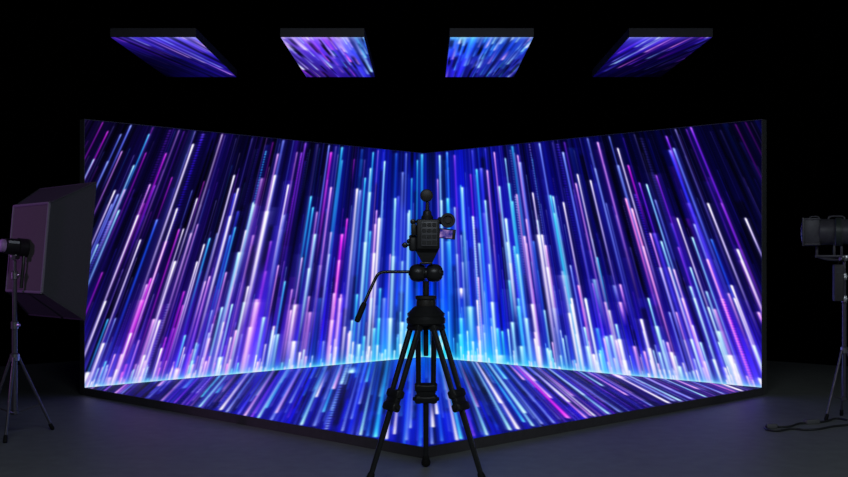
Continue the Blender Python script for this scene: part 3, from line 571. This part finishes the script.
# fluid head: two barrel drums on one axis
hz = tz(273)
hd = None
bm = bmesh.new()
def barrel(x0, x1, flip):
    L = x1 - x0
    prof = [(0, .030), (.004, .040), (.014, .049), (L * .45, .0535), (L * .72, .0505), (L * .9, .040), (L, .026)]
    o_, dr = ((x0, TY, hz), (1, 0, 0)) if not flip else ((x1, TY, hz), (-1, 0, 0))
    lathe(bm, o_, dr, prof, 30)
barrel(tx(426.5), tx(442.5), False); barrel(tx(409.5), tx(425.5), True)
cyl(bm, (tx(425), TY, hz), (tx(427), TY, hz), .03)
head = obj('fluid_head', bm, M['black'], trip)
bm = bmesh.new(); box(bm, (TX, TY, tz(263.2)), (.075, .11, .012), bevel=.003); obj('quick_release_plate', bm, M['black'], head)
for s in (tx(409.5), tx(442.5)):
    sg = 1 if s > TX else -1
    bm = bmesh.new(); cyl(bm, (s - sg * .004, TY, hz), (s + sg * .006, TY, hz), .018, .014)
    obj('drag_knob', bm, M['brown'], head)
bm = bmesh.new()
def hp(x, y, dy): return Vector((tx(x), TY + dy, tz(y)))
path = [hp(411, 271.8, 0), hp(400, 271.8, -.005), hp(384, 272, -.02), hp(378.5, 274.2, -.03), hp(375, 280, -.035), hp(370, 291, -.05), hp(364.5, 303.5, -.065)]
tube(bm, smooth_path(path, 3), .009, 20)
ph = obj('pan_handle', bm, M['tube'], trip)
bm = bmesh.new()
g0, g1 = hp(365.2, 302, -.063), hp(357.6, 321, -.085)
lathe(bm, g0, g1 - g0, [(0, .010), (.006, .015), (.03, .0175), (.07, .0165), (.10, .0175), (.117, .0155), (.122, .008)], 18)
obj('grip', bm, M['rubber'], ph)

# ------------------------------------------------------------------ video camera on the head
cam = thing('video_camera', 'black video camera seen from behind on top of the tripod', 'camera', (TX, TY, tz(262.5)))
bm = bmesh.new()
bx0, bx1 = tx(416.5), tx(439.5)
box(bm, ((bx0 + bx1) / 2, TY + .02, tz(234.5)), (bx1 - bx0, .21, tz(219.5) - tz(249.5)), bevel=.010, seg=3)
# tapering cradle below the shell
za, zb = tz(249), tz(262.3)
hexa(bm, [Vector(p) for p in ((tx(414.5), TY - .05, za), (tx(439), TY - .05, za), (tx(439), TY + .09, za), (tx(414.5), TY + .09, za),
                              (tx(422), TY - .03, zb), (tx(432.5), TY - .03, zb), (tx(432.5), TY + .05, zb), (tx(422), TY + .05, zb))])
body = obj('body', bm, M['cam'], cam)
bm = bmesh.new()
box(bm, (tx(413.8), TY - .01, tz(230)), (.03, .15, .07), bevel=.009)
box(bm, (tx(413), TY - .01, tz(244)), (.046, .13, .085), bevel=.016, seg=3)
obj('side_grip', bm, M['cam'], cam)
bm = bmesh.new()
ybk = TY + .02 - .105
box(bm, (tx(429.2), ybk - .006, tz(234.3)), (.093, .014, .142), bevel=.004)
bp = obj('back_panel', bm, M['panel'], cam, label='dark grey back panel with rows of buttons')
bm = bmesh.new()
for r_ in range(4):
    z = tz(225.5 + r_ * 5.8)
    for c_ in range(3):
        box(bm, (tx(424.2 + c_ * 5), ybk - .0135, z), (.024, .004, .021), bevel=.0015, seg=1)
obj('buttons', bm, M['cam'], bp)
bm = bmesh.new()
lathe(bm, (tx(429), TY + .125, tz(236)), (0, 1, 0), [(0, .05), (.02, .052), (.022, .046), (.08, .046), (.082, .052), (.13, .055), (.132, .045), (.12, .04), (.118, 0)], 30)
obj('lens', bm, M['cam'], cam)
for (x, y, r_, dy) in ((405, 245.2, .017, -.02), (409.2, 241.5, .015, -.03), (413, 222, .016, -.05), (411, 237, .012, -.02)):
    bm = bmesh.new(); p = Vector((tx(x), TY + dy, tz(y)))      # knobs at the left
    lathe(bm, p + Vector((0, -.015, 0)), (0, 1, 0), [(0, r_ * .6), (.003, r_ * .9), (.012, r_), (.026, r_), (.03, r_ * .8)], 18)
    cyl(bm, p, p + Vector((.035, .02, 0)), .007, seg=10)
    if x == 405: cyl(bm, (tx(401.8), TY - .02, tz(244.8)), (tx(405), TY - .02, tz(245.4)), .006, .010, 12)
    obj('control_knob', bm, M['black'], cam)
bm = bmesh.new()                                   # top handle post and disc
lathe(bm, (tx(427.2), TY, 0), (0, 0, 1), [(tz(219.8), .034), (tz(217), .036), (tz(215), .027), (tz(211.5), .024), (tz(210), .012), (tz(200), .009)], 22)
post = obj('top_post', bm, M['cam'], cam)
bm = bmesh.new()
lathe(bm, (tx(426.6), TY - .022, tz(195.6)), (0, 1, 0), [(0, .026), (.004, .034), (.012, .0375), (.034, .0375), (.042, .034), (.046, .026)], 32)
obj('round_knob', bm, M['brown'], post)
bm = bmesh.new()                                   # eyepiece at the right
p = Vector((tx(447.6), TY - .03, tz(220.8)))
lathe(bm, p + Vector((0, -.05, 0)), (0, 1, 0), [(.012, 0), (.012, .026), (0, .028), (0, .040), (.01, .0425), (.05, .042), (.09, .036), (.1, .03)], 32)
ey = obj('eyepiece', bm, M['cam'], cam)
bm = bmesh.new(); lathe(bm, p + Vector((0, -.046, 0)), (0, 1, 0), [(0, .0), (.0, .017), (.006, .019)], 24); obj('eyepiece_glass', bm, M['brown'], ey)
bm = bmesh.new(); cyl(bm, (tx(438), TY, tz(220.5)), (tx(443), TY - .01, tz(220.8)), .020, .022); obj('eyepiece_arm', bm, M['cam'], ey)
bm = bmesh.new()                                   # fold-out monitor
mc = Vector((tx(446.6), TY - .02, tz(234)))
rot = Matrix.Rotation(math.radians(6), 3, 'Y')
box(bm, mc + Vector((.004, 0, 0)), (.094, .012, .058), rot, .003)
box(bm, mc + Vector((-.046, .006, .0)), (.02, .016, .02), None, .003)
mo = obj('monitor', bm, M['cam'], cam)
bm = bmesh.new(); box(bm, mc + Vector((-.003, -.0065, .0)), (.072, .003, .046), rot, .001, 1); obj('monitor_screen', bm, M['monitor'], mo, label='small monitor screen with painted lavender-blue reflection')

# ------------------------------------------------------------------ light stands
def light_stand(name, label, cx, cy, feet, hub_z, top_z, collars, r):
    t = thing(name, label, 'light stand', (cx, cy, 0), 'lighting stands at the sides of the stage')
    bm = bmesh.new()
    zs = [.16] + collars + [top_z]
    for k in range(len(zs) - 1): cyl(bm, (cx, cy, zs[k]), (cx, cy, zs[k + 1]), r * (1 - .16 * k), seg=16)
    obj('pole', bm, M['steel'], t)
    for k, z in enumerate(collars):
        bm = bmesh.new(); lathe(bm, (cx, cy, z - .03), (0, 0, 1), [(0, r), (.004, r * 1.35), (.05, r * 1.35), (.06, r)], 18)
        cyl(bm, (cx, cy, z), (cx + .045, cy - .02, z), .008, .012, 10)
        obj('collar', bm, M['silver'], t)
    bm = bmesh.new(); lathe(bm, (cx, cy, hub_z - .03), (0, 0, 1), [(0, r * 1.1), (.005, r * 1.7), (.05, r * 1.7), (.06, r * 1.1)], 18); obj('hub', bm, M['silver'], t)
    bm = bmesh.new(); lathe(bm, (cx, cy, .15), (0, 0, 1), [(0, r * 1.1), (.005, r * 1.5), (.03, r * 1.5), (.035, r * 1.1)], 18); obj('lower_hub', bm, M['steel'], t)
    for f in feet:
        f = Vector((f[0], f[1], .012)); h = Vector((cx, cy, hub_z)); d = (f - h); hd = Vector((d.x, d.y, 0)).normalized()
        bm = bmesh.new(); cyl(bm, h + hd * r * 1.5, f - d.normalized() * .01, .011, .010, 12)
        lg = obj('leg', bm, M['steel'], t)
        mid = h + d * .66
        bm = bmesh.new(); cyl(bm, Vector((cx, cy, .165)) + hd * r, mid, .006, seg=8); obj('brace', bm, M['steel'], lg)
        bm = bmesh.new(); lathe(bm, f - d.normalized() * .045, d, [(0, .011), (.005, .0145), (.045, .0155), (.055, .011)], 14)
        for v in bm.verts: v.co.z = max(v.co.z, .001)
        obj('foot', bm, M['rubber'], lg)
    return t
LX, LY = -2.962, 7.72
light_stand('light_stand', 'grey light stand holding up the softbox at the left edge', LX, LY,
            [(-2.775, 7.97), (-2.905, 7.40), (-3.205, 7.79)], .568, 1.27, [.80, 1.16], .020)
QX, QY = 3.345, 8.49
light_stand('light_stand', 'grey light stand carrying the round lamp at the right edge', QX, QY,
            [(3.171, 8.417), (3.40, 8.69), (3.464, 8.363)], .554, 1.262, [.96, 1.14], .017)

# ------------------------------------------------------------------ softbox and strobe at the left
yaw, pit = math.radians(42.4), math.radians(-5)
ax = Vector((math.cos(yaw) * math.cos(pit), math.sin(yaw) * math.cos(pit), math.sin(pit)))
rt = Vector((math.sin(yaw), -math.cos(yaw), 0)); up = rt.cross(ax).normalized()
sc0 = Vector((-2.888, 7.781, 1.357))                # centre of the softbox back plate
def sb(u, v, w): return sc0 + rt * u + up * v + ax * w
soft = thing('softbox', 'big black softbox at the left, its square back lit purple', 'softbox', sb(0, 0, .1))
h0, h1, LW = .318, .49, .25
bm = bmesh.new()
def panel(bm, q, th=.006):
    n_ = (q[1] - q[0]).cross(q[3] - q[0]).normalized() * th
    hexa(bm, [*q, *[p + n_ for p in q]])
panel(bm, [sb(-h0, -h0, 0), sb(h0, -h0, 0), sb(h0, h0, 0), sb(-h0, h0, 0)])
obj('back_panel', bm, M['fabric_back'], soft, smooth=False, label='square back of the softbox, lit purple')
cs0 = [(-h0, -h0), (h0, -h0), (h0, h0), (-h0, h0)]; cs1 = [(-h1, -h1), (h1, -h1), (h1, h1), (-h1, h1)]
for k in range(4):
    a0, a1, b0, b1 = cs0[k], cs0[(k+1) % 4], cs1[k], cs1[(k+1) % 4]
    bm = bmesh.new()
    q = [sb(*a0, .001), sb(*a1, .001), sb(*b1, LW), sb(*b0, LW)]
    cen = sum(q, Vector()) / 4
    nn = (q[1] - q[0]).cross(q[3] - q[0])
    if nn.dot(cen - sb(0, 0, LW / 2)) > 0: q = [q[1], q[0], q[3], q[2]]
    panel(bm, q)
    obj('side_panel', bm, M['fabric'], soft, smooth=False)
bm = bmesh.new()
for k in range(4):
    a, b_ = cs0[k], cs0[(k+1) % 4]
    tube(bm, [sb(*a, -.004), sb(*b_, -.004)], .011, 8)
obj('back_piping', bm, M['piping'], soft, label='lighter seam around the softbox back')
bm = bmesh.new()
for k in range(4):
    tube(bm, [sb(*cs1[k], LW), sb(*cs1[(k+1) % 4], LW)], .007, 8)
    tube(bm, [sb(*cs0[k], 0), sb(*cs1[k], LW)], .006, 8)
obj('edge_piping', bm, M['fabric'], soft)
bm = bmesh.new(); i_ = h1 - .03
panel(bm, [sb(-i_, -i_, LW - .04), sb(i_, -i_, LW - .04), sb(i_, i_, LW - .04), sb(-i_, i_, LW - .04)], -.003)
obj('diffuser', bm, M['diffuser'], soft, smooth=False)

st0 = sb(0, 0, -.252)
strobe = thing('strobe_light', 'black studio strobe with rear cap coloured as if lit violet, mounted behind the softbox', 'studio light', sb(0, 0, -.1))
bm = bmesh.new()
lathe(bm, st0, ax, [(.078, .045), (.083, .055), (.12, .059), (.17, .060), (.175, .066), (.21, .066), (.228, .067), (.240, .067)], 30, up)
sbod = obj('housing', bm, M['strobe'], strobe)
bm = bmesh.new(); lathe(bm, st0, ax, [(.034, .0), (.036, .026), (.046, .040), (.060, .048), (.079, .048)], 28, up); obj('rear_cap', bm, M['cap'], strobe, label='rear cap with violet light in its colour')
bm = bmesh.new(); nv = (rt * .86 + up * .5).normalized(); tv = ax.cross(nv).normalized()
rot = Matrix((ax, tv, nv)).transposed()
box(bm, st0 + ax * .130 + nv * .0595, (.078, .022, .008), rot, .002, 1); obj('side_plate', bm, M['label'], sbod, label='pale grey strip on the side')
bm = bmesh.new()
base = Vector((LX, LY, 1.27))
box(bm, base + Vector((0, 0, .021)), (.045, .045, .036), None, .008)
obj('bracket', bm, M['silver'], strobe)
bm = bmesh.new(); cyl(bm, base + rt * .02 + Vector((0, 0, .02)), base + rt * .06 + Vector((0, 0, .02)), .012, .016, 14); obj('tilt_knob', bm, M['black'], strobe)
bm = bmesh.new(); p = st0 + ax * .222 - up * .06 + rt * .012
tube(bm, smooth_path([p, p - up * .07 + rt * .004, p - up * .15 + rt * .002, p - up * .235]), .012, 8); obj('bracket_shadow_strip', bm, M['black'], strobe)  # dark tube standing in for the bracket's shadow on the softbox back

# ------------------------------------------------------------------ round lamp at the right
la = Vector((-.93, .36, -.0)).normalized(); lr = Vector((-la.y, la.x, 0)); lz = Vector((0, 0, 1))
lc = Vector((3.345, 8.49, 1.495))
lamp = thing('studio_lamp', 'dark grey studio lamp on the stand at the right edge, cut off by the frame', 'studio light', (QX, QY, 1.27))
def lp(u, v=0, w=0): return lc + la * u + lr * v + lz * w
rl = Matrix((la, lr, lz)).transposed()
bm = bmesh.new()
lathe(bm, lp(-.24), la, [(0, .06), (.01, .09), (.05, .098), (.25, .100), (.255, .106), (.262, .106)], 32)
body = obj('housing', bm, M['grey'], lamp)
bm = bmesh.new(); lathe(bm, lp(.0225), la, [(0, .108), (.004, .113), (.04, .113), (.048, .106)], 32); obj('band', bm, M['greenish'], lamp, label='greenish band around the housing')
bm = bmesh.new(); lathe(bm, lp(.071), la, [(0, .100), (.005, .102), (.09, .104), (.11, .106), (.115, .100)], 32); obj('barrel', bm, M['grey'], lamp)
bm = bmesh.new()
box(bm, lp(.245), (.125, .19, .222), rl, .008)
for w in (-.1, .1): box(bm, lp(.245, 0, w), (.135, .205, .014), rl, .004)
box(bm, lp(.306), (.016, .215, .226), rl, .004)
hood = obj('front_hood', bm, M['grey'], lamp)
bm = bmesh.new(); lathe(bm, lp(.3145), la, [(0, .088), (.004, .084), (.012, .05), (.014, 0)], 28); obj('lens', bm, M['glass'], hood)
for us, wr in (((.26, .255, .225, .195, .19), .006), ((.12, .11, .06, .01, .0), .008)):
    bm = bmesh.new(); tube(bm, smooth_path([lp(u_, 0, w_) for u_, w_ in zip(us, (.100, .120, .125, .120, .098))], 5), wr, 8)
    obj('carry_loop', bm, M['grey'], lamp)
bm = bmesh.new()
for u in (.205, .075, .02, -.10):
    box(bm, lp(u, -.02, -.145), (.02, .03, .10), rl, .004)
box(bm, lp(.055, -.02, -.195), (.33, .034, .022), rl, .006)
tube(bm, smooth_path([lp(.20, -.02, -.198), lp(.13, -.02, -.218), lp(.05, -.02, -.224), lp(0, 0, -.222)], 5), .010, 8)
obj('yoke', bm, M['grey'], lamp)
bm = bmesh.new(); box(bm, (QX, QY, 1.285), (.04, .04, .045), None, .006); cyl(bm, (QX - .02, QY - .03, 1.28), (QX - .055, QY - .05, 1.28), .013, .016, 14); obj('tilt_clamp', bm, M['silver'], lamp)

bp_c = Vector((3.272, 8.43, 1.09))
bat = thing('battery_pack', 'slim dark battery pack hanging from the right light stand under the lamp', 'battery', (bp_c.x, bp_c.y, .945))
bm = bmesh.new(); box(bm, bp_c, (.075, .05, .29), None, .008, 3); bb = obj('case', bm, M['battery'], bat)
bm = bmesh.new(); box(bm, bp_c + Vector((0, -.026, .1)), (.05, .004, .05), None, .001, 1); obj('face_plate', bm, M['grey'], bb)
bm = bmesh.new(); tube(bm, smooth_path([bp_c + Vector((.0, 0, .145)), bp_c + Vector((.01, .0, .17)), bp_c + Vector((.05, .02, .175)), Vector((QX - .019, QY - .01, 1.255))], 5), .005, 8); obj('strap', bm, M['rubber'], bat)

# cable on the floor
cab = thing('power_cable', 'thin black power cable looped on the floor by the right light stand', 'cable', pf(790, 427))
pts = [pf(847, 421), pf(836, 419.5), pf(826, 422.5), pf(812, 424), pf(800, 424.5), pf(790, 427.5), pf(779, 428), pf(770, 426.5), pf(765, 428.5), pf(768, 431), pf(778, 432), pf(792, 430), pf(806, 431), pf(820, 430), pf(833, 427.5), pf(849, 426)]
bm = bmesh.new(); tube(bm, [p + Vector((0, 0, .009)) for p in smooth_path(pts, 6)], .008, 8); obj('cord', bm, M['cable'], cab)
for a, b_ in (((766.5, 428.2), (777, 428.4)), ((805, 424.2), (818, 423.4))):
    a, b_ = pf(*a), pf(*b_); d = b_ - a
    bm = bmesh.new(); box(bm, (a + b_) / 2 + Vector((0, 0, .0185)), (d.length, .05, .034), Matrix.Rotation(math.atan2(d.y, d.x), 3, 'Z'), .006)
    obj('connector', bm, M['plug'], cab, label='grey connector block')

# ------------------------------------------------------------------ purple lamp and added fill lights
def area(name, loc, target, size, power, col, sy=None):
    l = bpy.data.lights.new(name, 'AREA'); l.energy = power; l.color = col; l.shape = 'RECTANGLE'
    l.size = size; l.size_y = sy or size
    o = bpy.data.objects.new(name, l); C.objects.link(o); o.location = loc
    o.rotation_euler = (Vector(target) - Vector(loc)).to_track_quat('-Z', 'Y').to_euler(); return o
area('overhead_fill_light', (0, 1.5, 4.1), (0, 7.5, 0), 3.0, 98, (.83, .92, 1.0), 1.0)  # unseen fill added for the dim overall ambient light
area('side_fill_light', (6.2, 5.0, 2.6), (3.3, 9.6, 1.2), .8, 16, (.82, .95, 1.0))  # unseen fill added to brighten the right wall's end face and nearby gear
l = bpy.data.lights.new('purple_lamp', 'SPOT'); l.energy = 105; l.color = (.70, .28, 1.0); l.spot_size = math.radians(34); l.spot_blend = .7; l.shadow_soft_size = .12
o = bpy.data.objects.new('purple_lamp', l); C.objects.link(o); o.location = (-6.4, 6.6, 2.0)
o.rotation_euler = (Vector((-2.95, 7.75, 1.33)) - o.location).to_track_quat('-Z', 'Y').to_euler()

w = bpy.data.worlds.new('studio_dark'); bpy.context.scene.world = w; w.use_nodes = True
w.node_tree.nodes['Background'].inputs['Color'].default_value = (0, 0, 0, 1)

# ------------------------------------------------------------------ camera
cd = bpy.data.cameras.new('camera'); co = bpy.data.objects.new('camera', cd); C.objects.link(co)
co.location = (0, 0, EYE); co.rotation_euler = (PI / 2, 0, 0)
cd.sensor_fit = 'HORIZONTAL'; cd.sensor_width = 36; cd.lens = F / 848 * 36
cd.shift_y = (HY - 238.5) / 848; cd.clip_start = .05; cd.clip_end = 100
sc = bpy.context.scene; sc.camera = co
vs = sc.view_settings; vs.view_transform = 'Standard'; vs.look = 'None'; vs.exposure = 0; vs.gamma = 1; vs.use_curve_mapping = False
